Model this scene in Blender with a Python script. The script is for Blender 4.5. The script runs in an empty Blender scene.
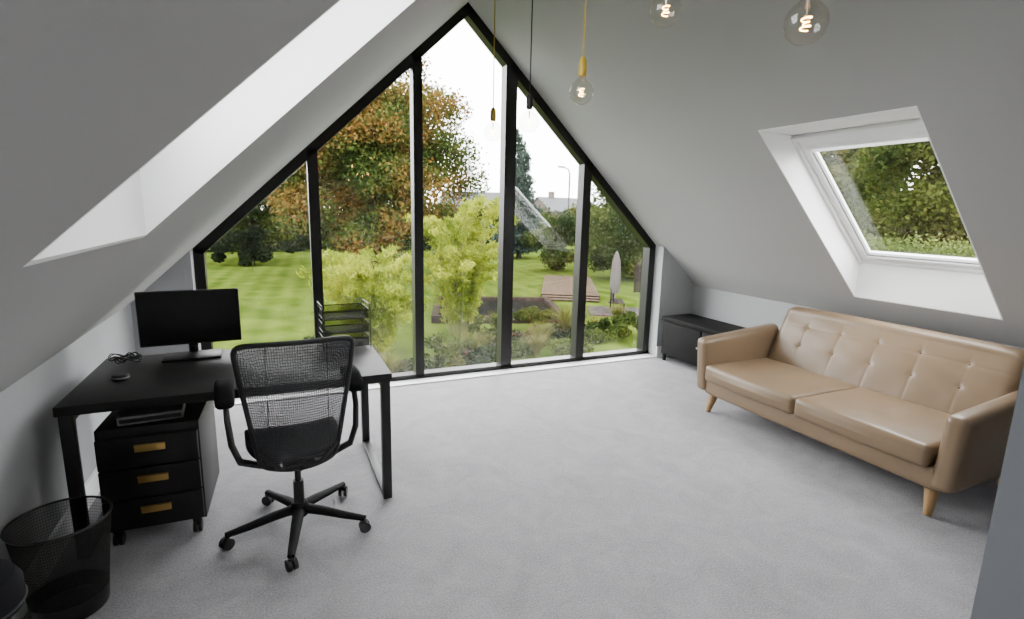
import bpy, bmesh, math, numpy as np
from mathutils import Vector, Matrix
rad=math.radians
SC=bpy.context.scene
COL=SC.collection

# ---------------------------------------------------------------- materials
def newmat(name):
    m=bpy.data.materials.new(name); m.use_nodes=True
    nt=m.node_tree; b=nt.nodes.get('Principled BSDF')
    return m,nt,b
def mat(name,col,rough=.5,metal=0,spec=.5,noise=None,bump=None,coat=0):
    m,nt,b=newmat(name)
    b.inputs['Base Color'].default_value=(*col,1); b.inputs['Roughness'].default_value=rough
    b.inputs['Metallic'].default_value=metal; b.inputs['Specular IOR Level'].default_value=spec
    b.inputs['Coat Weight'].default_value=coat
    tc=nt.nodes.new('ShaderNodeTexCoord')
    if noise:
        n=nt.nodes.new('ShaderNodeTexNoise'); n.inputs['Scale'].default_value=noise[0]; n.inputs['Detail'].default_value=4
        nt.links.new(tc.outputs['Object'],n.inputs['Vector'])
        r=nt.nodes.new('ShaderNodeValToRGB'); a=noise[1]
        r.color_ramp.elements[0].position=.3; r.color_ramp.elements[1].position=.7
        r.color_ramp.elements[0].color=(*[c*(1-a) for c in col],1); r.color_ramp.elements[1].color=(*[min(1,c*(1+a)) for c in col],1)
        nt.links.new(n.outputs['Fac'],r.inputs['Fac']); nt.links.new(r.outputs['Color'],b.inputs['Base Color'])
    if bump:
        n2=nt.nodes.new('ShaderNodeTexNoise'); n2.inputs['Scale'].default_value=bump[0]; n2.inputs['Detail'].default_value=3
        nt.links.new(tc.outputs['Object'],n2.inputs['Vector'])
        bp=nt.nodes.new('ShaderNodeBump'); bp.inputs['Strength'].default_value=bump[1]; bp.inputs['Distance'].default_value=bump[2]
        nt.links.new(n2.outputs['Fac'],bp.inputs['Height']); nt.links.new(bp.outputs['Normal'],b.inputs['Normal'])
    return m
def glassmat(name,tint=(1,1,1),f0=.03):
    """thin clear sheet: transparent + mirror weighted by Schlick on |N.I|"""
    m,nt,b=newmat(name); nt.nodes.remove(b); out=nt.nodes['Material Output']
    tr=nt.nodes.new('ShaderNodeBsdfTransparent'); tr.inputs['Color'].default_value=(*tint,1)
    gl=nt.nodes.new('ShaderNodeBsdfGlossy'); gl.inputs['Roughness'].default_value=.0
    ge=nt.nodes.new('ShaderNodeNewGeometry'); vm=nt.nodes.new('ShaderNodeVectorMath'); vm.operation='DOT_PRODUCT'
    nt.links.new(ge.outputs['Incoming'],vm.inputs[0]); nt.links.new(ge.outputs['Normal'],vm.inputs[1])
    def math_(op,a,b_=None,v=None):
        n=nt.nodes.new('ShaderNodeMath'); n.operation=op
        nt.links.new(a,n.inputs[0]) if not isinstance(a,float) else setattr(n.inputs[0],'default_value',a)
        if b_ is not None: 
            if isinstance(b_,float): n.inputs[1].default_value=b_
            else: nt.links.new(b_,n.inputs[1])
        if v is not None: n.inputs[2].default_value=v
        return n.outputs[0]
    ab=math_('ABSOLUTE',vm.outputs['Value']); om=math_('SUBTRACT',1.0,ab); pw=math_('POWER',om,5.0)
    fr=math_('MULTIPLY_ADD',pw,1-f0-.3,f0); 
    mx=nt.nodes.new('ShaderNodeMixShader')
    nt.links.new(fr,mx.inputs[0])
    nt.links.new(tr.outputs[0],mx.inputs[1]); nt.links.new(gl.outputs[0],mx.inputs[2]); nt.links.new(mx.outputs[0],out.inputs['Surface'])
    return m
def meshmat(name,col,nu,nv,w,lo,hi):
    """sheer woven net: UV grid that varies how much of the surface is covered"""
    m,nt,b=newmat(name); b.inputs['Base Color'].default_value=(*col,1); b.inputs['Roughness'].default_value=.7; b.inputs['Specular IOR Level'].default_value=.2
    out=nt.nodes['Material Output']; tc=nt.nodes.new('ShaderNodeTexCoord'); sp=nt.nodes.new('ShaderNodeSeparateXYZ')
    nt.links.new(tc.outputs['UV'],sp.inputs[0]); last=None
    for i,n in enumerate((nu,nv)):
        a=nt.nodes.new('ShaderNodeMath'); a.operation='MULTIPLY'; a.inputs[1].default_value=n; nt.links.new(sp.outputs[i],a.inputs[0])
        f=nt.nodes.new('ShaderNodeMath'); f.operation='FRACT'; nt.links.new(a.outputs[0],f.inputs[0])
        l=nt.nodes.new('ShaderNodeMath'); l.operation='LESS_THAN'; l.inputs[1].default_value=w; nt.links.new(f.outputs[0],l.inputs[0])
        if last is None: last=l
        else:
            x=nt.nodes.new('ShaderNodeMath'); x.operation='MAXIMUM'; nt.links.new(last.outputs[0],x.inputs[0]); nt.links.new(l.outputs[0],x.inputs[1]); last=x
    mp=nt.nodes.new('ShaderNodeMath'); mp.operation='MULTIPLY_ADD'; mp.inputs[1].default_value=hi-lo; mp.inputs[2].default_value=lo; nt.links.new(last.outputs[0],mp.inputs[0])
    tr=nt.nodes.new('ShaderNodeBsdfTransparent'); mx=nt.nodes.new('ShaderNodeMixShader')
    nt.links.new(mp.outputs[0],mx.inputs[0]); nt.links.new(tr.outputs[0],mx.inputs[1]); nt.links.new(b.outputs[0],mx.inputs[2]); nt.links.new(mx.outputs[0],out.inputs['Surface'])
    return m
KG=.56
def leafmat(name,cols,scale=.35,trans=.25,k=.62):
    cols=[[c*k*KG for c in q] for q in cols]
    m,nt,b=newmat(name); b.inputs['Roughness'].default_value=.8; b.inputs['Specular IOR Level'].default_value=.05
    g=nt.nodes.new('ShaderNodeNewGeometry'); tc=nt.nodes.new('ShaderNodeTexCoord')
    n=nt.nodes.new('ShaderNodeTexNoise'); n.inputs['Scale'].default_value=scale; n.inputs['Detail'].default_value=3; nt.links.new(tc.outputs['Object'],n.inputs['Vector'])
    a=nt.nodes.new('ShaderNodeMath'); a.operation='MULTIPLY_ADD'; a.inputs[1].default_value=.26; nt.links.new(g.outputs['Random Per Island'],a.inputs[0])
    a2=nt.nodes.new('ShaderNodeMath'); a2.operation='MULTIPLY_ADD'; a2.inputs[1].default_value=2.3; a2.inputs[2].default_value=-.78
    nt.links.new(n.outputs['Fac'],a2.inputs[0]); nt.links.new(a2.outputs[0],a.inputs[2])
    r=nt.nodes.new('ShaderNodeValToRGB'); e=r.color_ramp.elements
    while len(e)<len(cols): e.new(.5)
    for i,c in enumerate(cols): e[i].position=.1+.8*i/(len(cols)-1); e[i].color=(*c,1)
    nt.links.new(a.outputs[0],r.inputs['Fac']); nt.links.new(r.outputs['Color'],b.inputs['Base Color'])
    tl=nt.nodes.new('ShaderNodeBsdfTranslucent'); nt.links.new(r.outputs['Color'],tl.inputs['Color'])
    mx=nt.nodes.new('ShaderNodeMixShader'); mx.inputs[0].default_value=trans
    nt.links.new(b.outputs[0],mx.inputs[1]); nt.links.new(tl.outputs[0],mx.inputs[2]); nt.links.new(mx.outputs[0],nt.nodes['Material Output'].inputs['Surface'])
    return m
def emis(name,col,s):
    m,nt,b=newmat(name); b.inputs['Emission Color'].default_value=(*col,1); b.inputs['Emission Strength'].default_value=s; b.inputs['Base Color'].default_value=(*col,1); return m

M_ceil=mat('ceiling_paint',(.415,.409,.411),.9,spec=.2,noise=(1.2,.012),bump=(180,.05,.002))
M_reveal=mat('reveal_daylit_white',(.96,.96,.96),.8,bump=(180,.04,.002))  # whiter than the ceiling: daylight on the reveals is put into the colour
M_wall=mat('wall_paint',(.413,.420,.432),.9,spec=.2,noise=(1.5,.015),bump=(180,.05,.002))
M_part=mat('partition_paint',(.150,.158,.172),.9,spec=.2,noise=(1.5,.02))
M_white=mat('white_gloss',(.90,.90,.90),.4)
M_frame=mat('dark_aluminium',(.012,.0115,.0115),.38,.3)
M_black=mat('black_powder_coat',(.012,.012,.0125),.42,spec=.45)
M_blackmatte=mat('matte_black_metal',(.009,.009,.009),.7,spec=.12)
M_blackwood=mat('black_woodgrain',(.010,.0095,.010),.45,noise=(6,.3),spec=.35)
M_blackplastic=mat('black_plastic',(.013,.013,.014),.5,spec=.45)
M_seatfab=mat('dark_fabric',(.014,.014,.016),.9,spec=.1,bump=(400,.3,.002))
M_brass=mat('brass',(.68,.44,.14),.3,.9)
M_steel=mat('brushed_steel',(.45,.45,.46),.35,.9)
M_grey=mat('grey_plastic',(.25,.25,.25),.5)
M_leather=mat('tan_leather',(.192,.130,.077),.34,noise=(3,.06),bump=(140,.10,.002))
M_wood=mat('light_oak',(.32,.19,.08),.45,noise=(14,.15))
M_glass=glassmat('window_glass',(.98,.99,.985),.055)
M_bulb=glassmat('bulb_glass',(.955,.945,.91),.06)
M_screen=mat('monitor_screen',(.003,.003,.0035),.25)
M_yellow=mat('yellow_plastic',(.44,.29,.02),.4)
M_ycord=mat('yellow_cord',(.44,.31,.05),.7)
M_fil=emis('filament',(1,.46,.11),45)
M_net=meshmat('chair_net',(.050,.050,.055),48,48,.30,.74,.90)
M_wire=meshmat('wire_net',(.012,.012,.012),110,30,.25,.58,.78)
M_wiretray=meshmat('tray_net',(.010,.010,.010),40,30,.3,.50,.80)
def carpet():
    m,nt,b=newmat('grey_carpet'); b.inputs['Roughness'].default_value=1; b.inputs['Specular IOR Level'].default_value=.1
    b.inputs['Sheen Weight'].default_value=.15
    tc=nt.nodes.new('ShaderNodeTexCoord')
    def noise(s,d): 
        n=nt.nodes.new('ShaderNodeTexNoise'); n.inputs['Scale'].default_value=s; n.inputs['Detail'].default_value=d; nt.links.new(tc.outputs['Object'],n.inputs['Vector']); return n
    n1=noise(4.5,9); n2=noise(120,3); n3=noise(330,2)
    n1.inputs['Roughness'].default_value=.74; n1.inputs['Distortion'].default_value=.8
    a=nt.nodes.new('ShaderNodeMath'); a.operation='MULTIPLY_ADD'; a.inputs[1].default_value=.58; nt.links.new(n2.outputs['Fac'],a.inputs[0])
    s=nt.nodes.new('ShaderNodeMath'); s.operation='MULTIPLY'; s.inputs[1].default_value=.42; nt.links.new(n1.outputs['Fac'],s.inputs[0]); nt.links.new(s.outputs[0],a.inputs[2])
    r=nt.nodes.new('ShaderNodeValToRGB'); r.color_ramp.elements[0].position=.35; r.color_ramp.elements[1].position=.65
    r.color_ramp.elements[0].color=(.217,.209,.222,1); r.color_ramp.elements[1].color=(.398,.385,.405,1)
    nt.links.new(a.outputs[0],r.inputs['Fac']); nt.links.new(r.outputs['Color'],b.inputs['Base Color'])
    bp=nt.nodes.new('ShaderNodeBump'); bp.inputs['Strength'].default_value=.5; bp.inputs['Distance'].default_value=.005
    ad=nt.nodes.new('ShaderNodeMath'); ad.operation='ADD'; nt.links.new(n2.outputs['Fac'],ad.inputs[0]); nt.links.new(n3.outputs['Fac'],ad.inputs[1])
    nt.links.new(ad.outputs[0],bp.inputs['Height']); nt.links.new(bp.outputs['Normal'],b.inputs['Normal'])
    return m
M_carpet=carpet()
def lawnmat():
    m,nt,b=newmat('lawn_grass'); b.inputs['Roughness'].default_value=1; b.inputs['Specular IOR Level'].default_value=0
    tc=nt.nodes.new('ShaderNodeTexCoord')
    n=nt.nodes.new('ShaderNodeTexNoise'); n.inputs['Scale'].default_value=.9; n.inputs['Detail'].default_value=10; nt.links.new(tc.outputs['Object'],n.inputs['Vector'])
    mp=nt.nodes.new('ShaderNodeMapping'); mp.inputs['Rotation'].default_value=(0,0,rad(4)); nt.links.new(tc.outputs['Object'],mp.inputs['Vector'])
    w=nt.nodes.new('ShaderNodeTexWave'); w.bands_direction='X'; w.inputs['Scale'].default_value=.30; w.inputs['Distortion'].default_value=.35; w.inputs['Detail'].default_value=1; nt.links.new(mp.outputs[0],w.inputs['Vector'])
    a=nt.nodes.new('ShaderNodeMath'); a.operation='MULTIPLY_ADD'; a.inputs[1].default_value=.17; nt.links.new(w.outputs['Fac'],a.inputs[0]); nt.links.new(n.outputs['Fac'],a.inputs[2])
    r=nt.nodes.new('ShaderNodeValToRGB'); e=r.color_ramp.elements; e[0].position=.35;e[1].position=.92
    e[0].color=(.020,.034,.004,1); e[1].color=(.055,.072,.012,1)
    nt.links.new(a.outputs[0],r.inputs['Fac']); nt.links.new(r.outputs['Color'],b.inputs['Base Color'])
    return m
M_lawn=lawnmat()
M_bark=mat('bark',(.020,.014,.010),.9,spec=.1,noise=(8,.4))
M_deck=mat('deck_timber',(.055,.040,.028),.9,spec=0,noise=(5,.3))
M_fence=mat('dark_fence_timber',(.014,.010,.009),.9,spec=.05,noise=(5,.3))
M_patio=mat('patio_stone',(.035,.031,.028),1,spec=0,noise=(3,.25))
M_pond=mat('dark_pond_water',(.0060,.0062,.0055),1,spec=0,noise=(2,.4))
M_edge=mat('pond_edge_brick',(.020,.015,.013),1,spec=0,noise=(9,.5))
M_brick=mat('house_brick',(.07,.05,.042),.9,noise=(6,.3))
M_render=mat('house_render',(.13,.13,.13),.9)
M_canvas=mat('parasol_canvas',(.060,.052,.048),.95,spec=.1)
M_roof=mat('roof_tile',(.036,.036,.04),.8,noise=(4,.2))
M_bluegrey=mat('blue_grey_paint',(.08,.115,.135),.6)
M_darkpost=mat('grey_lamp_post',(.04,.04,.045),.6)
L_autumn=leafmat('autumn_leaves',[(.03,.05,.010),(.06,.10,.018),(.09,.12,.025),(.17,.13,.03),(.27,.125,.03),(.17,.14,.03),(.08,.12,.02),(.05,.09,.02)],.20,k=.86)
L_green=leafmat('green_leaves',[(.012,.025,.006),(.05,.075,.014),(.11,.14,.028)],.3,k=.7)
L_dark=leafmat('dark_hedge_leaves',[(.008,.015,.006),(.018,.032,.01),(.035,.055,.015)],.5)
L_lime=leafmat('lime_leaves',[(.12,.17,.012),(.27,.33,.022),(.46,.49,.04)],.8,.35,.98)
L_olive=leafmat('olive_leaves',[(.03,.05,.010),(.08,.11,.02),(.15,.15,.03),(.19,.13,.03)],.3,k=.7)
L_mixed=leafmat('mixed_green_leaves',[(.018,.035,.008),(.05,.08,.014),(.10,.13,.022),(.16,.15,.03)],.35,k=.72)
L_blue=leafmat('conifer_needles',[(.02,.035,.028),(.05,.075,.06),(.08,.11,.09)],.5,k=.9)
L_grass=leafmat('ornamental_grass',[(.10,.11,.02),(.22,.22,.05),(.34,.31,.12)],1.5,.3)
L_flower=leafmat('flower_petals',[(.30,.03,.05),(.45,.06,.04),(.30,.10,.25)],3)

# ---------------------------------------------------------------- geometry accumulator
class G:
    def __init__(s): s.v=[]; s.f=[]; s.m=[]; s.uv={}
    def add(s,verts,faces,mi=0,M=None):
        o=len(s.v)
        for c in verts:
            c=Vector(c); s.v.append(tuple(M@c) if M else tuple(c))
        for f in faces: s.f.append(tuple(i+o for i in f)); s.m.append(mi)
        return s
    def bm(s,b,mi=0,M=None):
        b.verts.ensure_lookup_table(); b.verts.index_update()
        s.add([v.co for v in b.verts],[[v.index for v in f.verts] for f in b.faces],mi,M); b.free(); return s
    def box(s,c,d,rot=None,bev=0,seg=2,mi=0,M=None):
        b=bmesh.new(); bmesh.ops.create_cube(b,size=1)
        for v in b.verts: v.co=Vector((v.co.x*d[0],v.co.y*d[1],v.co.z*d[2]))
        if bev>0: bmesh.ops.bevel(b,geom=list(b.edges),offset=bev,segments=seg,profile=.5,affect='EDGES')
        T=Matrix.Translation(c)
        if rot is not None: T=T@(rot if isinstance(rot,Matrix) else Matrix.Rotation(rot,4,'Z'))
        if M: T=M@T
        return s.bm(b,mi,T)
    def b2(s,a,b_,bev=0,mi=0):
        return s.box([(a[i]+b_[i])/2 for i in range(3)],[abs(b_[i]-a[i]) for i in range(3)],bev=bev,mi=mi)
    def tube(s,path,r,seg=10,closed=False,mi=0,flat=1.0):
        P=[Vector(p) for p in path]; n=len(P); rr=r if isinstance(r,(list,tuple)) else [r]*n
        T=[]
        for i in range(n):
            if closed: t=P[(i+1)%n]-P[i-1]
            else: t=P[min(i+1,n-1)]-P[max(i-1,0)]
            T.append(t.normalized())
        up=Vector((0,0,1)) if abs(T[0].z)<.9 else Vector((0,1,0))
        N=(up-T[0]*up.dot(T[0])).normalized(); verts=[]
        for i in range(n):
            N=(N-T[i]*N.dot(T[i])).normalized(); B=T[i].cross(N)
            for k in range(seg):
                a=2*math.pi*k/seg; verts.append(P[i]+(N*math.cos(a)*flat+B*math.sin(a))*rr[i])
        F=[]
        for i in range(n if closed else n-1):
            j=(i+1)%n
            for k in range(seg): F.append((i*seg+k,i*seg+(k+1)%seg,j*seg+(k+1)%seg,j*seg+k))
        if not closed:
            F.append(tuple(range(seg))[::-1]); F.append(tuple((n-1)*seg+k for k in range(seg)))
        return s.add(verts,F,mi)
    def cyl(s,p1,p2,r1,r2=None,seg=16,mi=0):
        return s.tube([p1,p2],[r1,r1 if r2 is None else r2],seg,mi=mi)
    def lathe(s,prof,seg=24,c=(0,0,0),mi=0,cap=True,M=None):
        V=[];F=[];n=len(prof)
        for r,z in prof:
            for k in range(seg):
                a=2*math.pi*k/seg; V.append((c[0]+r*math.cos(a),c[1]+r*math.sin(a),c[2]+z))
        for i in range(n-1):
            for k in range(seg): F.append((i*seg+k,i*seg+(k+1)%seg,(i+1)*seg+(k+1)%seg,(i+1)*seg+k))
        if cap:
            F.append(tuple(range(seg))[::-1]); F.append(tuple((n-1)*seg+k for k in range(seg)))
        return s.add(V,F,mi,M)
    def sphere(s,c,r,sx=1,sy=1,sz=1,seg=20,mi=0):
        b=bmesh.new(); bmesh.ops.create_uvsphere(b,u_segments=seg,v_segments=seg//2+2,radius=r)
        return s.bm(b,mi,Matrix.Translation(c)@Matrix.Diagonal((sx,sy,sz,1)))
    def prism(s,pts,y0,y1,mi=0):
        n=len(pts); V=[(x,y0,z) for x,z in pts]+[(x,y1,z) for x,z in pts]
        F=[tuple(range(n)),tuple(range(2*n-1,n-1,-1))]+[(i,i+n,(i+1)%n+n,(i+1)%n) for i in range(n)]
        b=bmesh.new(); vs=[b.verts.new(v) for v in V]
        for f in F: b.faces.new([vs[i] for i in f])
        bmesh.ops.recalc_face_normals(b,faces=b.faces); return s.bm(b,mi)
    def rbox(s,h,r,fn=None,M=None,n=14,mi=0):
        def axis(H,r):
            e=[-H+r*(1-math.cos(math.pi/2*i/5)) for i in range(5)]
            m=[-(H-r)+2*(H-r)*i/n for i in range(n+1)]
            return e+m+[-x for x in e[::-1]]
        A=[axis(h[i],r) for i in range(3)]; b=bmesh.new()
        for ax in range(3):
            u,w=[i for i in range(3) if i!=ax]
            for sg in (-1,1):
                g=[]
                for a in A[u]:
                    row=[]
                    for c in A[w]:
                        p=[0,0,0]; p[ax]=sg*h[ax]; p[u]=a; p[w]=c
                        q=Vector([max(-(h[i]-r),min(h[i]-r,p[i])) for i in range(3)]); d=Vector(p)-q
                        co=q+d.normalized()*r
                        row.append(b.verts.new(co))
                    g.append(row)
                for i in range(len(g)-1):
                    for j in range(len(g[0])-1): b.faces.new((g[i][j],g[i+1][j],g[i+1][j+1],g[i][j+1]))
        bmesh.ops.remove_doubles(b,verts=b.verts,dist=1e-5)
        bmesh.ops.recalc_face_normals(b,faces=b.faces)
        if fn:
            for v in b.verts: v.co=Vector(fn(v.co.x,v.co.y,v.co.z))
        return s.bm(b,mi,M)
    def obj(s,name,mats,smooth=True,angle=38):
        me=bpy.data.meshes.new(name); me.from_pydata(s.v,[],s.f)
        for m in mats: me.materials.append(m)
        me.polygons.foreach_set('material_index',s.m)
        me.polygons.foreach_set('use_smooth',[smooth]*len(s.f))
        me.update()
        if smooth: me.set_sharp_from_angle(angle=rad(angle))
        o=bpy.data.objects.new(name,me); COL.objects.link(o); return o
def gridmesh(nu,nv,fn,g,mi=0):
    V=[fn(i/nu,j/nv) for j in range(nv+1) for i in range(nu+1)]
    F=[(j*(nu+1)+i,j*(nu+1)+i+1,(j+1)*(nu+1)+i+1,(j+1)*(nu+1)+i) for j in range(nv) for i in range(nu)]
    return g.add(V,F,mi)
def add_uv(o,fn):
    me=o.data; uv=me.uv_layers.new(name='UVMap')
    for l in me.loops:
        uv.data[l.index].uv=fn(me.vertices[l.vertex_index].co,l.vertex_index)
def thing(name,label,cat,loc=(0,0,0),rz=0,group=None,obj=None):
    if obj is None:
        obj=bpy.data.objects.new(name,None); obj.empty_display_size=.1; COL.objects.link(obj)
    obj.location=loc; obj.rotation_euler=(0,0,rz)
    obj['label']=label; obj['category']=cat
    if group: obj['group']=group
    return obj
def part(par,name,g,mats,label=None,smooth=True,angle=38):
    o=g.obj(name,mats if isinstance(mats,list) else [mats],smooth,angle) if isinstance(g,G) else g
    o.name=name; o.parent=par
    if label: o['label']=label
    return o
def structure(o): o['kind']='structure'; return o

# ---------------------------------------------------------------- room shell
D=4.95; AX=1.71; AZ=3.496; SL=.951; SR=.947; LX=-1.02; RX=4.52; TH=.33; YB=-2.2
zl=lambda x: AZ-(AX-x)*SL
zr=lambda x: AZ-(x-AX)*SR
g=G().b2((LX-.15,YB-.15,-.25),(RX+.15,D+.08,0)); structure(g.obj('floor',[M_carpet],False))
LH=[(.97,1.76),(-1.5,-.6)]; LXA,LXB=-.33,.91  # rear opening: unseen skylight added to light the right slope and sofa
RH=[(1.75,2.735),(-1.5,-.5)]; RXA,RXB=4.32,3.045  # rear opening here is also an unseen skylight, added to brighten the room
def roof(side):
    g=G(); holes=sorted(LH if side=='L' else RH); zi=zl if side=='L' else zr
    x0=LX-.15 if side=='L' else RX+.15
    xa,xb=(LXA,LXB) if side=='L' else (RXA,RXB)
    xbo=xb-TH/SL if side=='L' else xb+TH/SR
    ys=[YB-.15]+[v for h in holes for v in h]+[D+.08]
    for i in range(len(ys)-1):
        y0,y1=ys[i],ys[i+1]
        if i%2==0: g.prism([(x0,zi(x0)),(AX,zi(AX)),(AX,zi(AX)+TH),(x0,zi(x0)+TH)],y0,y1)
        else:
            g.prism([(x0,zi(x0)),(xa,zi(xa)),(xa,zi(xa)+TH),(x0,zi(x0)+TH)],y0,y1)
            g.prism([(xb,zi(xb)),(AX,zi(AX)),(AX,zi(AX)+TH),(xbo,zi(xbo)+TH)],y0,y1)
    return structure(g.obj('ceiling',[M_ceil],False))
roof('L'); roof('R')
g=G().prism([(LX-.15,-.25),(LX,-.25),(LX,zl(LX)+.02),(LX-.15,zl(LX-.15)+.02)],YB-.15,D+.08); structure(g.obj('wall_left',[M_wall],False))
g=G().prism([(RX,-.25),(RX+.15,-.25),(RX+.15,zr(RX+.15)+.02),(RX,zr(RX)+.02)],YB-.15,D+.08); structure(g.obj('wall_right',[M_wall],False))
WL=-.60; WR=4.02
g=G().prism([(LX,0),(WL,0),(WL,zl(WL)+.01),(LX,zl(LX)+.01)],D-.2,D+.08)
g.prism([(WR,0),(RX,0),(RX,zr(RX)+.01),(WR,zr(WR)+.01)],D-.2,D+.08)
structure(g.obj('wall_far',[M_wall],False))
g=G().prism([(LX,0),(RX,0),(RX,zr(RX)),(AX,AZ),(LX,zl(LX))],YB-.15,YB)
structure(g.obj('wall_back',[M_ceil],False))
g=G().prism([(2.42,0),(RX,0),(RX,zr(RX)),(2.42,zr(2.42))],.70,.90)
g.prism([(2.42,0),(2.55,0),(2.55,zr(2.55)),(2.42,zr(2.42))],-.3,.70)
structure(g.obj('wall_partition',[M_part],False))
structure(G().b2((LX,YB,0),(LX+.018,D-.2,.13)).obj('baseboard_left',[M_white],False))
structure(G().b2((RX-.018,.9,0),(RX,D-.2,.13)).obj('baseboard_right',[M_white],False))
g=G().b2((WR+.0,D-.218,0),(RX-.018,D-.2,.13)); g.b2((LX+.018,D-.218,0),(WL,D-.2,.13)); structure(g.obj('baseboard_far',[M_white],False))

# gable window
def bar(g,p,q,w,dep,y,off=0,mi=0):
    p=Vector((p[0],y,p[1])); q=Vector((q[0],y,q[1])); d=(q-p); L=d.length; d.normalize()
    n=Vector((-d.z,0,d.x)); c=(p+q)/2+n*off
    R=Matrix((d,Vector((0,1,0)),n)).transposed().to_4x4()
    g.box(c,(L,dep,w),rot=R,bev=.004,seg=1,mi=mi)
g=G(); yc=D
g.b2((WL,D-.06,0),(WL+.075,D+.06,zl(WL))); g.b2((WR-.08,D-.06,0),(WR,D+.06,zr(WR)))
g.b2((WL,D-.06,0),(WR,D+.06,.055))
bar(g,(WL,zl(WL)),(AX+.03,zl(AX+.03)),.085,.12,yc,-.038); bar(g,(AX-.03,zr(AX-.03)),(WR,zr(WR)),.085,.12,yc,-.038)
for x,w in ((.33,.085),(1.24,.085),(2.16,.12),(3.06,.10)):
    top=(zl(x) if x<AX else zr(x))-.05
    g.b2((x-w/2,D-.06,.03),(x+w/2,D+.06,top))
win=structure(g.obj('window_1',[M_frame],True,30))
g=G().prism([(WL+.02,.03),(WR-.02,.03),(WR-.02,zr(WR)-.05),(AX,AZ-.08),(WL+.02,zl(WL)-.05)],D+.005,D+.013)
gl=part(win,'glass',g,M_glass,smooth=False); gl['kind']='structure'
structure(G().b2((WL+.0,D-.2,0),(WR,D-.06,.012)).obj('trim_1',[M_white],False))

TR=[2]
def roofwin(idx,side,y0,y1):
    zi,s=(zl,SL) if side=='L' else (zr,-SR)
    xa,xb=(LXA,LXB) if side=='L' else (RXA,RXB)
    sg=1 if side=='L' else -1
    xo=xb-sg*TH/abs(s)
    t=.008; g=G()
    poly=[(xa,zi(xa)),(xb,zi(xb)),(xo,zi(xo)+TH),(xa,zi(xa)+TH)]
    g.prism(poly,y0-.001,y0+t); g.prism(poly,y1-t,y1+.001)
    g.prism([(xa-sg*.001,zi(xa-sg*.001)),(xa+sg*t,zi(xa+sg*t)),(xa+sg*t,zi(xa)+TH),(xa-sg*.001,zi(xa)+TH)],y0,y1)
    g.prism([(xb,zi(xb)),(xb-sg*t,zi(xb)-t),(xo-sg*t,zi(xb)-t),(xo,zi(xb)+.001)],y0,y1)
    structure(g.obj('trim_%d'%TR[0],[M_reveal],False)); TR[0]+=1  # reveal lining, its daylight painted in as a whiter colour
    A=Vector((xa,0,zi(xa)+TH)); B=Vector((xo,0,zi(xo)+TH)); d=(B-A); L=d.length; d.normalize()
    n=Vector((-d.z,0,d.x)); n=n if n.z>0 else -n
    Y=Vector((0,1,0)); R=Matrix((d,Y,d.cross(Y))).transposed().to_4x4()
    def P(u,y,h): return A+d*u+Y*y+n*h
    g=G()
    def b(u0,u1,ya,yb,h0,h1,mi=0,bev=.005): g.box(P((u0+u1)/2,(ya+yb)/2,(h0+h1)/2),(u1-u0,yb-ya,h1-h0),rot=R,bev=bev,seg=1,mi=mi)
    f=.035; fb=.0; qb=.045
    b(-.04,L,y0,y0+f,-.05,.05);b(-.04,L,y1-f,y1,-.05,.05);b(-.05,fb,y0,y1,-.04,.05);b(L-f,L,y0,y1,-.05,.05)
    q=f+.05
    b(fb,L-f,y0+f,y0+q,-.03,.04);b(fb,L-f,y1-q,y1-f,-.03,.04);b(fb,qb,y0+f,y1-f,-.03,.04);b(L-q-.01,L-f,y0+f,y1-f,-.03,.04)
    b(qb,qb+.012,y0+q,y1-q,-.02,.01,1); b(qb,L-q,y1-q-.010,y1-q,-.02,.01,1)
    w=structure(g.obj('window_%d'%idx,[M_white,M_grey],True,30))  # front roof windows are real, the rear pair are added light openings
    g=G()
    def b3(u0,u1,ya,yb,h0,h1): g.box(P((u0+u1)/2,(ya+yb)/2,(h0+h1)/2),(u1-u0,yb-ya,h1-h0),rot=R)
    b3(qb-.01,L-q+.01,y0+q-.01,y1-q+.01,.012,.02)
    o=part(w,'glass',g,M_glass,smooth=False); o['kind']='structure'
    g=G(); 
    g.box(P(L-q-.02,(y0+y1)/2,-.022),(.035,y1-y0-2*q+.04,.03),rot=R,bev=.008)
    for k in range(3): g.box(P(L-q-.045-.010*k,(y0+y1)/2,-.020),(.004,y1-y0-2*q,.018),rot=R)
    o=part(w,'blind',g,M_white); o['kind']='structure'
k=2
for h in RH: roofwin(k,'R',*h); k+=1
for h in LH: roofwin(k,'L',*h); k+=1

# ---------------------------------------------------------------- desk
DX0,DX1,DY0,DY1,DH=-.93,.555,2.81,3.66,.755
T=thing('desk','black rectangular desk with square metal loop legs','desk',((DX0+DX1)/2,(DY0+DY1)/2,0))
hx,hy=(DX1-DX0)/2,(DY1-DY0)/2
part(T,'desktop',G().box((0,0,DH-.0225),(2*hx,2*hy,.045),bev=.004),M_blackwood)
for s in (-1,1):
    g=G(); w=.05; x=s*(hx-.035)
    g.box((x,-hy+.035,(DH-.045)/2),(w,w,DH-.045),bev=.003); g.box((x,hy-.035,(DH-.045)/2),(w,w,DH-.045),bev=.003)
    g.box((x,0,.0125),(w,2*hy-.12,.025),bev=.003); g.box((x,0,DH-.045-.02),(w,2*hy-.12,.04),bev=.003)
    part(T,'leg',g,M_black)
part(T,'crossbar',G().box((0,hy-.05,DH-.07),(2*hx-.12,.03,.05)),M_black)

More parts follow.
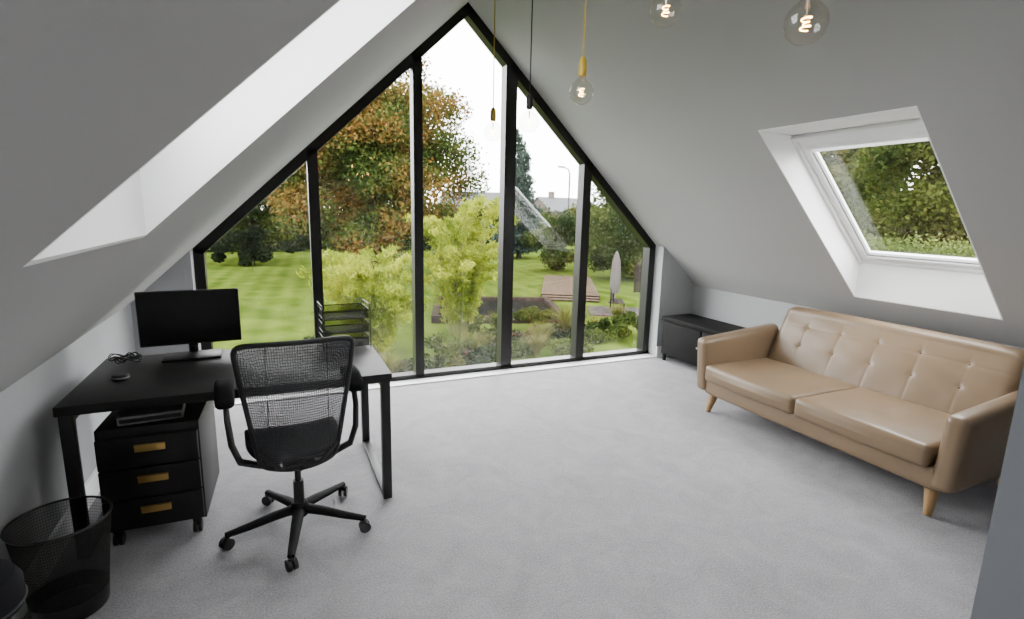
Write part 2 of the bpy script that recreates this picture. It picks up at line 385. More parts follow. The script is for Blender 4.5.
# drawer unit
T=thing('drawer_unit','black three-drawer pedestal with brass label handles on casters','drawer unit',(-.595,3.11,0),rad(-2))
W_,DP,H0,H1=.425,.52,.075,.60
part(T,'body',G().box((0,.01,(H0+H1)/2),(W_,DP-.02,H1-H0),bev=.004),M_blackwood)
dh=(H1-H0-.05)/3
for i in range(3):
    z=H0+.015+dh*(i+.5)
    d=part(T,'drawer',G().box((0,-DP/2-.002,z),(W_-.012,.022,dh-.008),bev=.004),M_blackwood)
    g=G(); g.box((.01,-DP/2-.018,z+.02),(.125,.008,.036),bev=.003); g.box((.01,-DP/2-.022,z+.036),(.125,.018,.006),bev=.002)
    part(d,'handle',g,M_brass,'brass cup label handle')
for sx in (-1,1):
    for sy in (-1,1):
        g=G(); x,y=sx*(W_/2-.045),sy*(DP/2-.045)
        for s in (-1,1): g.cyl((x+s*.012-.007,y-.012,.030),(x+s*.012+.007,y-.012,.030),.030,seg=20)
        g.box((x,y,.068),(.04,.045,.014),bev=.004); g.box((x,y-.005,.05),(.010,.02,.04))
        part(T,'caster',g,M_blackplastic)
T=thing('docking_station','flat silver grey electronic box resting on the drawer pedestal','electronic device',(-.60,2.99,.602),rad(4))
part(T,'body',G().box((0,0,.022),(.27,.17,.044),bev=.008),M_grey)
part(T,'front_panel',G().box((0,-.085,.022),(.25,.006,.020),bev=.002),M_blackplastic,'black front panel')

# monitor
T=thing('monitor','black flat widescreen monitor on a flat stand','monitor',(-.482,3.59,DH),rad(3))
g=G().box((0,.0,.230),(.526,.022,.326),bev=.006); g.box((0,.02,.23),(.28,.03,.18),bev=.01)
part(T,'housing',g,M_blackplastic)
part(T,'screen',G().box((0,-.0125,.234),(.514,.003,.304)),M_screen,smooth=False)
part(T,'stand',G().box((0,.035,.12),(.05,.02,.22),bev=.004).tube([(0,.035,.012),(0,.03,.05)],.02),M_black)
part(T,'base',G().box((0,-.05,.006),(.30,.19,.012),bev=.005),M_black)
g=G(); g.lathe([(.034,0),(.038,.004),(.038,.022),(.034,.028),(.012,.030),(.001,.0305)],28)
g.lathe([(.040,.008),(.0405,.012),(.040,.016)],28,mi=1)
thing('desk_speaker','small round black speaker puck on the desk','speaker',(-.76,3.18,DH),obj=g.obj('desk_speaker',[M_blackplastic,M_steel]))
g=G(); pts=[]
for i in range(90):
    t=i/90*2*math.pi*5; r=.046+.016*math.sin(t*.37)
    pts.append((r*math.cos(t)*1.3,r*math.sin(t),.008+.024*(1+math.sin(t*.61))*.5+.024*math.sin(t*1.7)**2))
g.tube(pts,.0035,6)
thing('cable_coil','tangled coil of black cable on the desk by the monitor','cable',(-.80,3.50,DH),obj=g.obj('cable_coil',[M_blackplastic]))
# letter tray
T=thing('letter_tray','three-tier black wire mesh letter tray on the desk corner','letter tray',(.385,3.51,DH+.002),rad(3))
w,dp=.29,.25
for sx in (-1,1):
    g=G().tube([(sx*w/2,-dp/2,.004),(sx*w/2,-dp/2,.26),(sx*w/2,-dp/2+.03,.285),(sx*w/2,dp/2-.03,.285),(sx*w/2,dp/2,.26),(sx*w/2,dp/2,.004)],.004,8)
    part(T,'side_frame',g,M_black)
for i in range(3):
    z=.02+i*.09; g=G()
    for zz in (z,z+.055):
        a,b_=w/2-.006,dp/2-.006
        g.tube([(-a,-b_,zz),(a,-b_,zz),(a,b_,zz),(-a,b_,zz)],.003,6,closed=True)
    a,b_=w/2-.008,dp/2-.008
    g.add([(-a,-b_,z),(a,-b_,z),(a,b_,z),(-a,b_,z)],[(0,1,2,3)],1)
    for p,q in (((-a,-b_),(-a,b_)),((a,-b_),(a,b_)),((-a,b_),(a,b_)),((-a,-b_),(a,-b_))):
        g.add([(p[0],p[1],z),(q[0],q[1],z),(q[0],q[1],z+.055),(p[0],p[1],z+.055)],[(0,1,2,3)],1)
    o=part(T,'tray',g,[M_black,M_wiretray],smooth=False)
    add_uv(o,lambda c,i: ((c.x+c.y)*4,(c.y+c.z*1.0)*4) )

# ---------------------------------------------------------------- office chair (faces +Y)
T=thing('office_chair','black mesh-back swivel office chair with armrests on casters','office chair',(.045,2.71,0),rad(4))
g=G(); cast=[]
for k in range(5):
    a=rad(-103+72*k); c,s=math.cos(a),math.sin(a)
    g.tube([(0.02*c,.02*s,.115),(.12*c,.12*s,.105),(.24*c,.24*s,.085),(.345*c,.345*s,.072)],[.030,.027,.022,.017],10,flat=.8)
    cast.append((.34*c,.34*s,a))
g.lathe([(.03,.07),(.042,.08),(.042,.14),(.034,.15)],20)
part(T,'base',g,M_blackmatte)
for x,y,a in cast:
    g=G(); n=Vector((-math.sin(a+.5),math.cos(a+.5),0))
    for s in (-1,1):
        c=Vector((x,y,.029))+n*s*.014
        g.cyl(c-n*.008,c+n*.008,.028,seg=18)
    g.box((x,y,.05),(.03,.03,.026),rot=a,bev=.006); g.cyl((x,y,.05),(x,y,.078),.007)
    part(T,'caster',g,M_blackplastic)
part(T,'gas_lift',G().cyl((0,0,.14),(0,0,.27),.026,seg=20).cyl((0,0,.26),(0,0,.40),.016,seg=16),M_black)
g=G().box((0,-.01,.41),(.15,.22,.045),bev=.015)
g.tube([(0,-.08,.415),(0,-.15,.42),(0,-.185,.43),(0,-.20,.465)],[.03,.026,.022,.016],10)
part(T,'mechanism',g,M_black)
def seatf(x,y,z):
    z2=z+.016*(x/.25)**2-.03*max(0,(y-.12)/.12)**2
    k=1-.28*max(0,(-y)/.22)**2
    return (x*k,y+.07,z2+.464)
part(T,'seat',G().rbox((.228,.205,.017),.016,seatf,n=10),M_seatfab)
def bk(u,v):
    hw=.172+.086*min(1,v*1.0)
    z=.440+.615*v+.008*(1-u*u)*max(0,(v-.5))*2-.014*(1-u*u)*(1-v)
    y=-.168-.11*v+.05*(v-.35)**2-.030*(1-u*u)
    return Vector((u*hw,y+.03*u*u,z))
def rnd(s_,t_,n=14):
    m=max(abs(s_),abs(t_))
    if m<1e-9: return 0,.5
    r=((abs(s_/m))**n+(abs(t_/m))**n)**(-1/n)
    return s_*r, .5+.5*t_*r
g=G()
gridmesh(24,24,lambda a,b_: bk(*rnd(a*2-1,b_*2-1)),g)
o=part(T,'back_mesh',g,M_net,'translucent dark grey mesh panel')
add_uv(o,lambda c,i:((i%25)/24,(i//25)/24))
ls=list(np.linspace(-1,1,25)[:-1])
sq=[(-1,t) for t in ls]+[(t,1) for t in ls]+[(1,-t) for t in ls]+[(-t,-1) for t in ls]
loop=[bk(*rnd(float(a),float(b_))) for a,b_ in sq]
part(T,'back_frame',G().tube(loop,.0115,8,closed=True),M_blackplastic)
g=G()
for s in (-1,1):
    g.tube([bk(s*.50,.98)+Vector((0,-.003,0)),bk(s*.60,.5)+Vector((0,-.003,0)),bk(s*.80,.03)+Vector((0,-.003,0))],.0022,6)
    g.tube([(s*.0,-.20,.450),bk(s*.5,.01)+Vector((0,-.01,0)),bk(s*.97,.12)+Vector((0,-.008,0))],[.014,.012,.009],8)
part(T,'back_support',g,M_blackplastic)
for s in (-1,1):
    g=G()
    g.tube([(s*.05,-.03,.41),(s*.17,-.05,.41),(s*.255,-.06,.45),(s*.285,-.06,.54),(s*.295,-.03,.65),(s*.30,.06,.735)],[.024,.026,.027,.025,.024,.022],10,flat=.6)
    a=part(T,'armrest',g,M_blackplastic)
    part(a,'arm_pad',G().rbox((.043,.12,.028),.025,lambda x,y,z:(x+s*.30,y+.08,z+.775-.25*max(0,y-.06)**1.3-.5*max(0,-y-.03)),n=5),M_seatfab,'padded black armrest top')

# ---------------------------------------------------------------- sofa (local: front = -Y)
T=thing('sofa','tan leather two-seater sofa with tufted back and wooden legs','sofa',(3.72,2.355,0),rad(-90))
HW=.975
part(T,'frame',G().rbox((HW-.09,.44,.075),.035,lambda x,y,z:(x,y+.0,z+.235),n=4),M_leather)
for s in (-1,1):
    def af(x,y,z,s=s):
        t=(z+.24)/.48
        x2=x*(1+.06*max(0,t-.6)) + s*.028*t
        y2=y-.015*t
        return (x2+s*(HW-.075),y2-.02,z+.42+(.035*(y+.1)/.4*t))
    part(T,'armrest',G().rbox((.058,.44,.24),.042,af,n=8),M_leather)
for s in (-1,1):
    hwc=(HW-.136)/2
    def cf(x,y,z):
        e=(1-(x/hwc)**4)*(1-(y/.36)**4)
        wr=.004*math.sin(x*17+y*6+s)*math.sin(y*13-x*4)*e
        z2=z+((.010*e+wr) if z>0 else 0); y2=y-.02*(1-(x/hwc)**2)*(1 if y<-.3 else 0)*(1-abs(z)/.1)
        return (x+s*hwc,y2-.135,z2+.360)
    part(T,'seat_cushion',G().rbox((hwc-.003,.36,.068),.030,cf,n=24),M_leather)
WB=HW-.115
cols=6; ROWS=(.48,.80)
VX=[-WB+WB*2*(i+1)/(cols) for i in range(cols-1)]
BT=[(x,ROWS[1]) for x in VX]+[(x,ROWS[0]) for x in VX]
def tuft(x,t):
    d=0
    for bx,bz in BT:
        d-=.006*math.exp(-(((x-bx)/.022)**2+((t-bz)/.04)**2))+.002*math.exp(-(((x-bx)/.06)**2+((t-bz)/.10)**2))
    mv=min(abs(x-bx) for bx in VX); d-=.0016*math.exp(-(mv/.008)**2)*min(1,max(0,1.04-t)*6)
    mh=abs(t-ROWS[1]); d-=.0014*math.exp(-(mh/.018)**2)*min(1,(1-abs(x)/WB)*10)
    d+=.0016*math.sin(x*19+t*9)*math.sin(t*15-x*5)
    return d
def backprof(a,b_):
    x=-WB+2*WB*a
    end=min(1,(1-abs(x)/WB)*9); endr=math.sqrt(max(0,1-(1-end)**2))
    tophgt=.468+.035*endr -.015*(x/WB)**4
    if b_<.62:
        t=b_/.62; z=.37+tophgt*t*.93; y=.20+.20*t-tuft(x,t)-.018*math.sin(math.pi*min(1,t))*endr
        return (x,y+(.075*(1-endr)),z)
    elif b_<.80:
        q=(b_-.62)/.18*math.pi; zt=.37+tophgt*.93; yc=.40+.07; e0=-tuft(x,1.0)*(1-(b_-.62)/.18)
        return (x,yc+e0-(.07)*math.cos(q)+(.075*(1-endr))*math.cos(q)*.9,zt+.055*math.sin(q)*(.4+.6*endr))
    else:
        t=(b_-.80)/.20; zt=.37+tophgt*.93
        return (x,.54-.06*t-(.067*(1-endr)),zt-(zt-.17)*t)
g=G(); NX=200
gridmesh(NX,130,backprof,g)
n0=NX+1
for e in (0,NX):
    g.f.append(tuple(j*n0+e for j in range(131))); g.m.append(0)
bk_=part(T,'backrest',g,M_leather,'button-tufted leather backrest',angle=60)
for bx,bz in BT:
    x,y,z=backprof((bx+WB)/(2*WB),bz*.62); g=G().sphere((x,y-.002,z),.008,1,.6,1,seg=10)
    part(bk_,'button',g,M_leather)
for sx in (-1,1):
    for sy in (-1,1):
        g=G(); x,y=sx*(HW-.15),sy*.36
        g.tube([(x,y,.175),(x+sx*.02,y+sy*.045,.0)],[.040,.021],14)
        part(T,'leg',g,M_wood,'tapered light wooden leg')

# ---------------------------------------------------------------- low cabinet
T=thing('low_cabinet','low black metal cabinet with two doors against the knee wall','cabinet',(4.22,4.05,0))
hx,hy=.20,.61
part(T,'body',G().box((0,0,.275),(2*hx,2*hy,.39),bev=.004),M_blackmatte)
part(T,'top',G().box((-.005,0,.495),(2*hx+.03,2*hy+.02,.045),bev=.004),M_blackmatte)
for s in (-1,1):
    d=part(T,'door',G().box((-hx-.008,s*.301,.275),(.014,.58,.37),bev=.003),M_blackmatte)
    part(d,'handle',G().cyl((-hx-.034,s*.03,.28),(-hx-.015,s*.03,.28),.010),M_steel,'small steel knob')
for sx in (-1,1):
    for sy in (-1,1): part(T,'leg',G().box((sx*(hx-.025),sy*(hy-.03),.04),(.03,.03,.08)),M_blackmatte)

# ---------------------------------------------------------------- bin
T=thing('waste_bin','round black wire mesh waste paper bin on the carpet','waste bin',(-.843,2.47,0))
g=G(); seg=64
pf=[(.122+.043*i/8,.01+.39*i/8) for i in range(9)]
g.lathe(pf,seg,cap=False); o=part(T,'mesh_wall',g,M_wire)
uvl=o.data.uv_layers.new(name='UVMap')
for p in o.data.polygons:
    k0=p.index%seg; j0=p.index//seg
    for li in p.loop_indices:
        vi=o.data.loops[li].vertex_index; k_=vi%seg; j_=vi//seg
        if k_==0 and k0==seg-1: k_=seg
        uvl.data[li].uv=(k_/seg,j_/8)
g=G().lathe([(.001,.004),(.122,.004),(.125,.012),(.131,.08),(.129,.08),(.121,.014),(.001,.012)],seg,cap=False); part(T,'bottom',g,M_black)
g=G().tube([(.166*math.cos(a),.166*math.sin(a),.402) for a in np.linspace(0,2*math.pi,49)[:-1]],.005,8,closed=True); part(T,'rim',g,M_black)

T=thing('padded_stool','round black padded stool with thin metal trim ring','stool',(-.855,1.78,0))
part(T,'seat',G().lathe([(.001,.49),(.12,.49),(.138,.505),(.14,.57),(.125,.60),(.085,.612),(.001,.615)],40),M_seatfab)
part(T,'trim_ring',G().tube([(.141*math.cos(a),.141*math.sin(a),.52) for a in np.linspace(0,2*math.pi,49)[:-1]],.003,8,closed=True),M_black)
for k in range(4):
    a=rad(45+90*k); part(T,'leg',G().tube([(.09*math.cos(a),.09*math.sin(a),.495),(.13*math.cos(a),.13*math.sin(a),.0)],.012),M_black)

# ---------------------------------------------------------------- pendant bulbs
def pendant(y,z,cord,holder,label):
    x=1.14; T=thing('pendant_lamp',label,'lamp',(x,y,0),group='bare bulb pendants')
    ztop=zl(x)
    part(T,'cord',G().cyl((0,0,z+.125),(0,0,ztop-.03),.003,seg=8),cord)
    part(T,'ceiling_rose',G().lathe([(.05,ztop+.03),(.05,ztop-.04),(.035,ztop-.055),(.008,ztop-.06)],24),holder)
    part(T,'lamp_holder',G().lathe([(.004,z+.132),(.010,z+.125),(.0155,z+.112),(.0165,z+.075),(.014,z+.060)],20),holder)
    pr=[(.013,z+.070),(.014,z+.055),(.022,z+.044)]
    for i in range(1,13):
        a=rad(62-i*(152/12)); pr.append((max(.0005,.0475*math.cos(a)),z+.0475*math.sin(a)))
    part(T,'bulb',G().lathe(pr,28,cap=False),M_bulb,'clear glass globe bulb')
    pts=[]
    for i in range(60):
        t=i/59; a=t*2*math.pi*3; r=.008+.003*math.sin(t*9)
        pts.append((r*math.cos(a),r*math.sin(a),z-.015+.028*t))
    part(T,'filament',G().tube(pts,.0014,5),M_fil,'glowing warm filament')
    part(T,'stem',G().cyl((0,0,z+.05),(0,0,z+.014),.004,.002,seg=8),M_steel)
pendant(2.83,2.08,M_ycord,M_yellow,'clear globe bulb on a yellow cord with yellow holder')
pendant(2.37,2.07,M_black,M_black,'clear globe bulb on a black cord with black holder')
pendant(1.90,2.12,M_ycord,M_yellow,'clear globe bulb on a yellow cord with yellow holder')
pendant(1.42,2.27,M_black,M_black,'clear globe bulb on a black cord with black holder')
pendant(.92,2.09,M_ycord,M_yellow,'clear globe bulb on a yellow cord with yellow holder')

# ---------------------------------------------------------------- garden
GZ=-2.6
rng=np.random.default_rng(7)
g=G().add([(-150,5.2,GZ),(150,5.2,GZ),(150,160,GZ),(-150,160,GZ),(-150,-60,GZ),(150,-60,GZ)],[(0,1,2,3),(4,5,1,0)])
o=thing('lawn','mown green garden lawn with stripes','lawn',obj=g.obj('lawn',[M_lawn],False)); o['kind']='stuff'
def leaves(n,blobs,size,aspect=1.5,shell=.45,droop=0):
    B=np.array(blobs,float); wt=(B[:,3]*B[:,4]*B[:,5])**(2/3); wt/=wt.sum()
    k=rng.choice(len(B),n,p=wt); b=B[k]
    d=rng.normal(size=(n,3)); d/=np.linalg.norm(d,axis=1)[:,None]
    r=rng.random(n)**shell*(1+.12*rng.normal(size=n))
    c=b[:,:3]+d*b[:,3:6]*r[:,None]
    u=rng.normal(size=(n,3)); u[:,2]-=droop; u/=np.linalg.norm(u,axis=1)[:,None]
    w=rng.normal(size=(n,3)); w-=u*(u*w).sum(1)[:,None]; w/=np.linalg.norm(w,axis=1)[:,None]
    s=size*(.6+.8*rng.random(n))[:,None]
    V=np.stack([c-u*s,c-w*s/aspect,c+u*s,c+w*s/aspect],1).reshape(-1,3)
    V[:,2]=np.maximum(V[:,2],.01)
    return V
def leafobj(par,name,n,blobs,size,m,**kw):
    V=leaves(n,blobs,size,**kw); me=bpy.data.meshes.new(name)
    me.from_pydata(V.tolist(),[],np.arange(len(V)).reshape(-1,4).tolist()); me.materials.append(m); me.update()
    o=bpy.data.objects.new(name,me); COL.objects.link(o)
    if par: o.parent=par
    return o
def cloud(c,R,n,r0,r1,flat=.8):
    out=[]
    for _ in range(n):
        d=rng.normal(size=3); d/=np.linalg.norm(d); q=rng.random()**.5
        r=r0+(r1-r0)*rng.random(); out.append((c[0]+d[0]*R[0]*q,c[1]+d[1]*R[1]*q,c[2]+d[2]*R[2]*q,r,r,r*flat))
    return out
def tree(label,loc,zc,R,nb,rb,nl,size,m,trunk=.3,name='tree',cat='tree'):
    T=thing(name,label,cat,(loc[0],loc[1],GZ))
    g=G().tube([(0,0,-.1),(.1,0,zc*.4),(0,.1,zc*.9),(.1,0,zc+R[2]*.5)],[trunk,trunk*.75,trunk*.5,trunk*.15],10)
    for k in range(9):
        a=k*2.4; z0=zc*(.35+.07*k); q=.75
        g.tube([(0,0,z0),(R[0]*.35*math.cos(a),R[1]*.35*math.sin(a),z0+.5*(zc+R[2]-z0)*.5),(R[0]*q*math.cos(a),R[1]*q*math.sin(a),z0+(zc+R[2]*.6-z0)*.7)],[trunk*.4,trunk*.25,trunk*.06],7)
    part(T,'trunk',g,M_bark)
    leafobj(T,'foliage',nl,cloud((0,0,zc),R,nb,*rb),size,m)
    return T
tree('large broadleaf tree turning rust and orange in autumn',(5.6,34),7.2,(6.4,4.5,6.6),96,(1.2,2.0),150000,.095,L_autumn,.45)
tree('tall green tree turning brown beside the lawn',(-1.6,45.5),6.0,(4.8,3,5.4),54,(1.2,2.2),60000,.12,L_mixed,.4)
T=thing('hedge','tall dark green clipped hedge along the lawn','hedge',(-2,55,GZ))
bl=[(x,rng.normal()*.2,z,1.0,.8,.8) for x in np.arange(-22,18,1.0) for z in (.6,1.6,2.6,3.4)]
leafobj(T,'foliage',30000,bl,.18,L_dark)
T=thing('woodland','belt of mixed distant trees behind the gardens','trees',(30,66,GZ))
bl=[(x,rng.normal()*1.5,1.2+2.4*rng.random(),2.4,2.0,2.0+1.4*rng.random()) for x in np.arange(-16,40,1.3)]
leafobj(T,'foliage',46000,bl,.19,L_mixed)
T['kind']='stuff'
def bamboo(label,loc,h,r,nl,ns=56):
    T=thing('bamboo_clump',label,'bamboo',(loc[0],loc[1],GZ)); g=G(); bl=[]
    for k in range(ns):
        a=rng.random()*6.283; q=rng.random()**.5; hh=h*(.45+.55*rng.random())
        bx,by=.25*r*q*math.cos(a),.25*r*q*math.sin(a); tx,ty=1.15*r*q*math.cos(a),1.15*r*q*math.sin(a)
        P=[(bx,by,0),(bx+(tx-bx)*.2,by+(ty-by)*.2,hh*.45),(bx+(tx-bx)*.55,by+(ty-by)*.55,hh*.85),(tx,ty,hh*.90)]
        g.tube(P,[.014,.012,.008,.003],5)
        for t in np.linspace(.18,1,10):
            i=min(2,int(t*3)); f=t*3-i; c=[P[i][j]+(P[i+1][j]-P[i][j])*f for j in range(3)]
            bl.append((*c,.16*r/1.2,.16*r/1.2,.16))
    part(T,'stem',g,mat('bamboo_cane',(.09,.09,.02),.5))
    leafobj(T,'foliage',nl,bl,.08,L_lime,aspect=4,shell=.6,droop=1.0)
bamboo('bright lime yellow bamboo clump by the planting bed',(2.35,14.9),3.4,1.6,20000)
bamboo('tall arching lime green bamboo clump',(5.75,17.0),5.2,1.7,24000,56)
T=thing('conifer','tall blue-grey conifer tree','conifer',(20.5,44,GZ))
part(T,'trunk',G().cyl((0,0,0),(0,0,10),.25,.05),M_bark)
bl=[(rng.normal()*.25,rng.normal()*.25,1+z,(1.9+.4*rng.random())*(1-z/11)+.15,2.0*(1-z/11)+.15,.6) for z in np.arange(0,10.2,.5)]
leafobj(T,'foliage',20000,bl,.12,L_blue,droop=.8)
def bush(label,loc,R,nl,size,m,name='shrub'):
    T=thing(name,label,'shrub',(loc[0],loc[1],GZ))
    part(T,'stem',G().tube([(0,0,0),(0,0,R[2])],.06,6),M_bark)
    leafobj(T,'foliage',nl,cloud((0,0,R[2]),R,16,R[2]*.3,R[2]*.5),size,m)
bush('large rounded green and gold shrub beside the deck',(20.3,28.4),(2.4,2.0,2.6),26000,.085,L_mixed)
bush('tall leafy green shrub behind the deck',(18.9,34),(2.2,1.6,2.0),20000,.085,L_mixed)
bush('rounded green garden shrub on the lawn',(11.4,34),(1.5,1.3,1.0),8000,.08,L_green)
bush('wide dark shrub at the foot of the hedge',(-1.4,42.0),(4.6,1.2,1.3),16000,.10,L_dark)
bush('low pale green shrub in the planting bed',(6.1,15.0),(.8,.7,.5),4000,.05,L_olive)
bush('low dark green shrub in the planting bed',(.9,13.6),(.9,.7,.55),4000,.05,L_green)
bush('reddish autumn shrub in the planting bed',(4.1,13.2),(.7,.6,.45),4000,.05,L_olive)
bush('low green shrub by the patio',(11.0,14.7),(.9,.9,.5),4000,.05,L_mixed)
bush('bright leafy shrub at the patio corner',(14.3,16.2),(1.0,1.0,.8),5000,.06,L_mixed)
bush('rounded shrub at the near edge of the pond',(8.6,16.9),(1.0,.6,.45),5000,.05,L_olive)
tree('tall mixed green tree at the garden boundary',(27,33),5.2,(4.4,3.4,4.2),32,(1.1,2.0),30000,.12,L_mixed,.35)
tree('dark green tree seen through the roof window',(30,13.5),5.8,(5.2,5.4,5.8),76,(1.2,2.1),100000,.10,L_mixed,.4)
tree('tall tree with golden green leaves beyond the boundary',(40,27),6.8,(4.5,4.6,6.0),44,(1.5,2.4),36000,.17,L_mixed,.4)
tree('leafy tree beyond the boundary',(38,1),6.0,(5,5,5.6),36,(1.5,2.6),26000,.2,L_green,.4)
T=thing('hedge','clipped bright green boundary hedge','hedge',(20.5,11,GZ)); 
leafobj(T,'foliage',40000,[(rng.normal()*.1,y,z,.7,.9,.6) for y in np.arange(-6,6,.9) for z in (.5,1.3,2.1,2.9,3.2)],.045,leafmat('fresh_leaves',[(.11,.16,.04),(.18,.23,.06),(.25,.29,.10)],.5,k=.9))
def grass(label,loc,h,nb=320):
    V=[];F=[]
    for k in range(nb):
        a=rng.random()*6.283; q=.25+.75*rng.random(); hh=h*(.6+.4*rng.random()); c,s=math.cos(a),math.sin(a); w=.010
        for i in range(5):
            t=i/4; rr=q*h*.75*t**1.8; z=hh*(t-.35*t**3*q)*1.2; ww=w*(1-t*.8)
            V+= [(rr*c-s*ww+.05*c,rr*s+c*ww+.05*s,z),(rr*c+s*ww+.05*c,rr*s-c*ww+.05*s,z)]
            if i: n=len(V); F.append((n-4,n-3,n-1,n-2))
    g=G().add(V,F)
    o=g.obj('ornamental_grass',[L_grass]); thing('ornamental_grass',label,'grass',(loc[0],loc[1],GZ),obj=o,group='ornamental grasses')
for x,y,h in ((5.1,14.0,.9),(6.9,13.4,.8),(9.0,15.4,1.25),(7.6,14.5,.9),(2.4,12.6,.8),(10.2,16.4,1.0),(7.0,16.6,.9),(12.3,17.0,.8)):
    grass('arching golden ornamental grass in the planting bed',(x,y),h)
T=thing('flower_bed','low bed of small red and pink flowers','flowers',(7.4,14.8,GZ)); T['kind']='stuff'
leafobj(T,'blooms',380,[(x,y,.35,.6,.4,.3) for x,y in ((0,0),(1.6,.8),(-3.0,-1.4),(3.4,1.2))],.035,L_flower)
leafobj(T,'foliage',16000,[(x,y,.15,.7,.5,.25) for x,y in ((0,0),(1.6,.8),(-3.0,-1.4),(3,.8),(-2,-1.2),(-4.2,-1.7),(.8,-1.2),(-1,-.9),(2.2,-.2),(-5.6,-1.6),(-.6,.9))],.055,L_green)
# pond with a low brick edge
T=thing('garden_pond','dark garden pond with a low brick edge','pond',(8.5,20.4,GZ),rad(-18))
part(T,'water',G().box((0,0,.10),(4.8,4.2,.06)),M_pond,smooth=False)
g=G()
for s in (-1,1):
    g.box((0,s*2.2,.15),(5.3,.25,.30),bev=.02); g.box((s*2.52,0,.15),(.25,4.2,.30),bev=.02)
part(T,'brick_edge',g,M_edge)
# deck
T=thing('garden_deck','low weathered timber deck with steps','deck',(15.2,25.8,GZ),rad(-29))
for i in range(2):
    g=G()
    for j in range(10): g.box((-1.38+.145*(i*10+j),0,.24),(.128,8.0,.03))
    part(T,'planks',g,M_deck,smooth=False)
for i in range(2): part(T,'step',G().box((0,-4.15-.3*i,.16-.08*i),(2.8,.3,.04)),M_deck)
part(T,'base_frame',G().box((0,0,.11),(2.9,7.9,.2)),M_fence,smooth=False)
o=G().box((0,0,.02),(3.4,2.2,.04)).obj('patio',[M_patio],False); thing('patio','grey stone garden patio','patio',(14.0,18.6,GZ),rad(-30),obj=o)
T=thing('garden_parasol','closed pale grey garden parasol on the lawn','parasol',(14.9,20.9,GZ))
part(T,'pole',G().cyl((0,0,.05),(0,0,2.5),.025),M_grey)
part(T,'canopy',G().lathe([(.03,2.5),(.09,2.4),(.20,2.0),(.25,1.2),(.24,.7),(.20,.5),(.05,.48)],14),M_canvas)
part(T,'base',G().lathe([(.28,.0),(.28,.05),(.08,.09),(.03,.10)],20),M_patio)
T=thing('garden_screen','tall dark timber screen beside the patio','fence',(18.6,22.6,GZ),rad(-50)); g=G()
for i in range(13): g.box((0,0,.1+.115*i),(2.0,.02,.095))
part(T,'slats',g,M_fence,smooth=False)
for i in range(3): part(T,'post',G().box((-1.0+1.0*i,.04,.85),(.09,.09,1.7)),M_fence)
T=thing('garden_bench','dark timber garden bench on the patio','bench',(13.6,18.8,GZ+.04),rad(60)); g=G()
for i in range(5): g.box((0,-.2+.1*i,.45),(1.4,.08,.03))
part(T,'seat',g,M_fence,smooth=False); g=G()
for i in range(3): g.box((0,.27,.6+.13*i),(1.4,.025,.09))
part(T,'backrest',g,M_fence,smooth=False)
for sx in (-1,1):
    part(T,'leg',G().box((sx*.65,-.2,.22),(.06,.06,.44)),M_fence); part(T,'leg',G().box((sx*.65,.25,.45),(.06,.06,.9)),M_fence)
# greenhouse
T=thing('greenhouse','small blue-grey framed greenhouse on the lawn','greenhouse',(19.2,50,GZ),rad(-15)); g=G()
w,d,h,hr=1.8,1.9,2.2,3.2
for sx in (-1,1):
    for y in np.linspace(-d,d,5): g.box((sx*w,y,h/2),(.09,.09,h)); g.tube([(sx*w,y,h),(0,y,hr)],.045,4)
    g.box((sx*w,0,h),(.09,2*d,.09)); g.box((sx*w,0,.35),(.05,2*d,.7))
for x in (-.9,0,.9): g.box((x,-d,h/2+.2*(x==0)),(.08,.08,h+.4*(x==0)))
g.box((0,-d,.35),(2*w,.05,.7)); g.box((0,0,hr),(.09,2*d,.09)); g.box((0,-d,h),(2*w,.08,.08))
part(T,'frame',g,M_bluegrey,smooth=False)
g=G().prism([(-w,.7),(w,.7),(w,h),(0,hr),(-w,h)],-d+.02,d-.02); part(T,'glazing',g,glassmat('greenhouse_glass',(.55,.68,.72),.1),smooth=False)
def house(loc,rz,w,d,h,hr,label,m):
    T=thing('house',label,'house',(loc[0],loc[1],GZ),rz)
    part(T,'walls',G().prism([(-w,0),(w,0),(w,h),(0,hr),(-w,h)],-d,d),m,smooth=False)
    for s in (-1,1):
        L=math.hypot(w+.3,hr-h+.2); a=math.atan2(hr-h,w)
        part(T,'roof_slope',G().box((s*(w+.2)/2,0,(h+hr)/2+.05),(L,2*d+.6,.15),rot=Matrix.Rotation(s*a,4,'Y')),M_roof,smooth=False)
    for s in (-1,1):
        part(T,'window',G().box((s*w*.5,-d-.02,3.2),(1.2,.06,1.1)),M_screen,smooth=False)
        part(T,'window',G().box((-w,s*d*.4,3.2),(.06,1.4,1.1)),M_screen,smooth=False)
    part(T,'chimney',G().box((0,d*.5,hr+.4),(.7,.9,1.6)),M_brick,smooth=False)
house((34,92),rad(70),4,6,4.6,7.4,'pale rendered house with grey tiled roof beyond the garden',M_render)
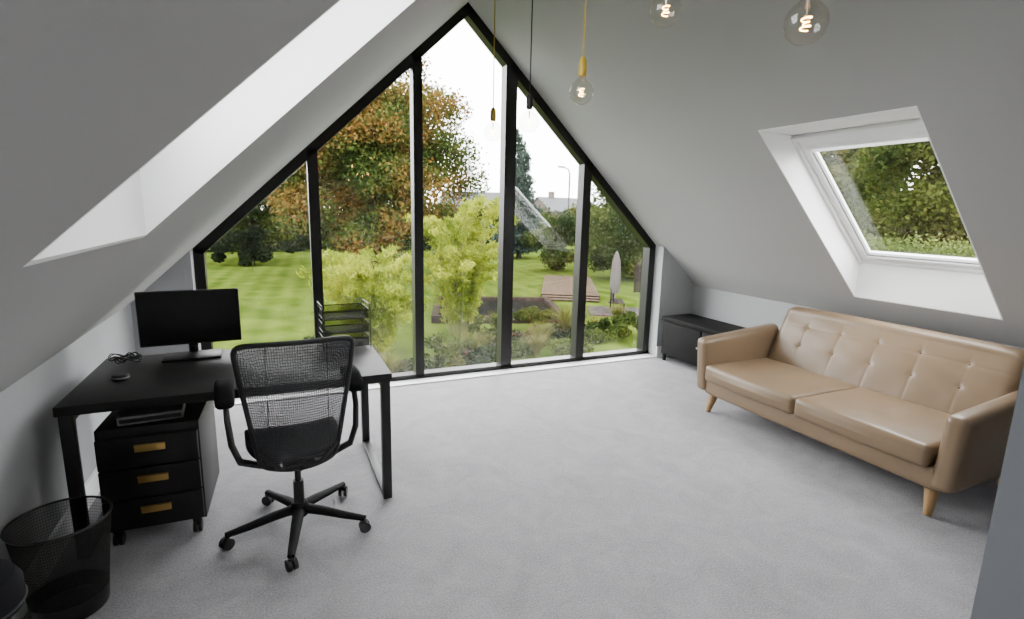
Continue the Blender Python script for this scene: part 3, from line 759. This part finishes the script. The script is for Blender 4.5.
house((50,88),rad(100),4,6,4.4,6.8,'brick house with grey tiled roof beyond the garden',M_brick)
house((-12,80),rad(95),4,6,4.6,7.2,'pale house with grey tiled roof behind the hedge',M_render)
T=thing('street_lamp','tall grey street lamp post with curved arm','street lamp',(41.5,71.5,GZ))
part(T,'post',G().tube([(0,0,0),(0,0,10.0),(-.3,0,10.7),(-1.1,0,11.0)],[.17,.13,.11,.09],8),M_darkpost)
part(T,'lamp_head',G().box((-1.5,0,11.0),(1.1,.4,.24),bev=.04),M_darkpost)

# ---------------------------------------------------------------- light
W=bpy.data.worlds.new('overcast_sky'); SC.world=W; W.use_nodes=True
nt=W.node_tree; bg=nt.nodes['Background']
tc=nt.nodes.new('ShaderNodeTexCoord'); n=nt.nodes.new('ShaderNodeTexNoise'); n.inputs['Scale'].default_value=2; n.inputs['Detail'].default_value=4
nt.links.new(tc.outputs['Generated'],n.inputs['Vector'])
r=nt.nodes.new('ShaderNodeValToRGB'); r.color_ramp.elements[0].color=(.985,.985,.995,1); r.color_ramp.elements[1].color=(1,.998,.995,1); r.color_ramp.elements[0].position=.35; r.color_ramp.elements[1].position=.65
nt.links.new(n.outputs['Fac'],r.inputs['Fac']); nt.links.new(r.outputs['Color'],bg.inputs['Color'])
bg.inputs['Strength'].default_value=17.8

# ---------------------------------------------------------------- camera
cam=bpy.data.cameras.new('camera'); cam.sensor_width=36; cam.sensor_fit='HORIZONTAL'; cam.lens=525.39/1024*36; cam.clip_start=.02; cam.clip_end=500
co=bpy.data.objects.new('camera',cam); COL.objects.link(co); SC.camera=co
ps,ph,ro=rad(24.37),rad(10.57),rad(-1.35)
F=Vector((math.sin(ps)*math.cos(ph),math.cos(ps)*math.cos(ph),-math.sin(ph))); R=Vector((math.cos(ps),-math.sin(ps),0)); U=R.cross(F)
R2=R*math.cos(ro)-U*math.sin(ro); U2=R*math.sin(ro)+U*math.cos(ro)
Mx=Matrix((R2,U2,-F)).transposed().to_4x4(); Mx.translation=(0,0,1.65); co.matrix_world=Mx
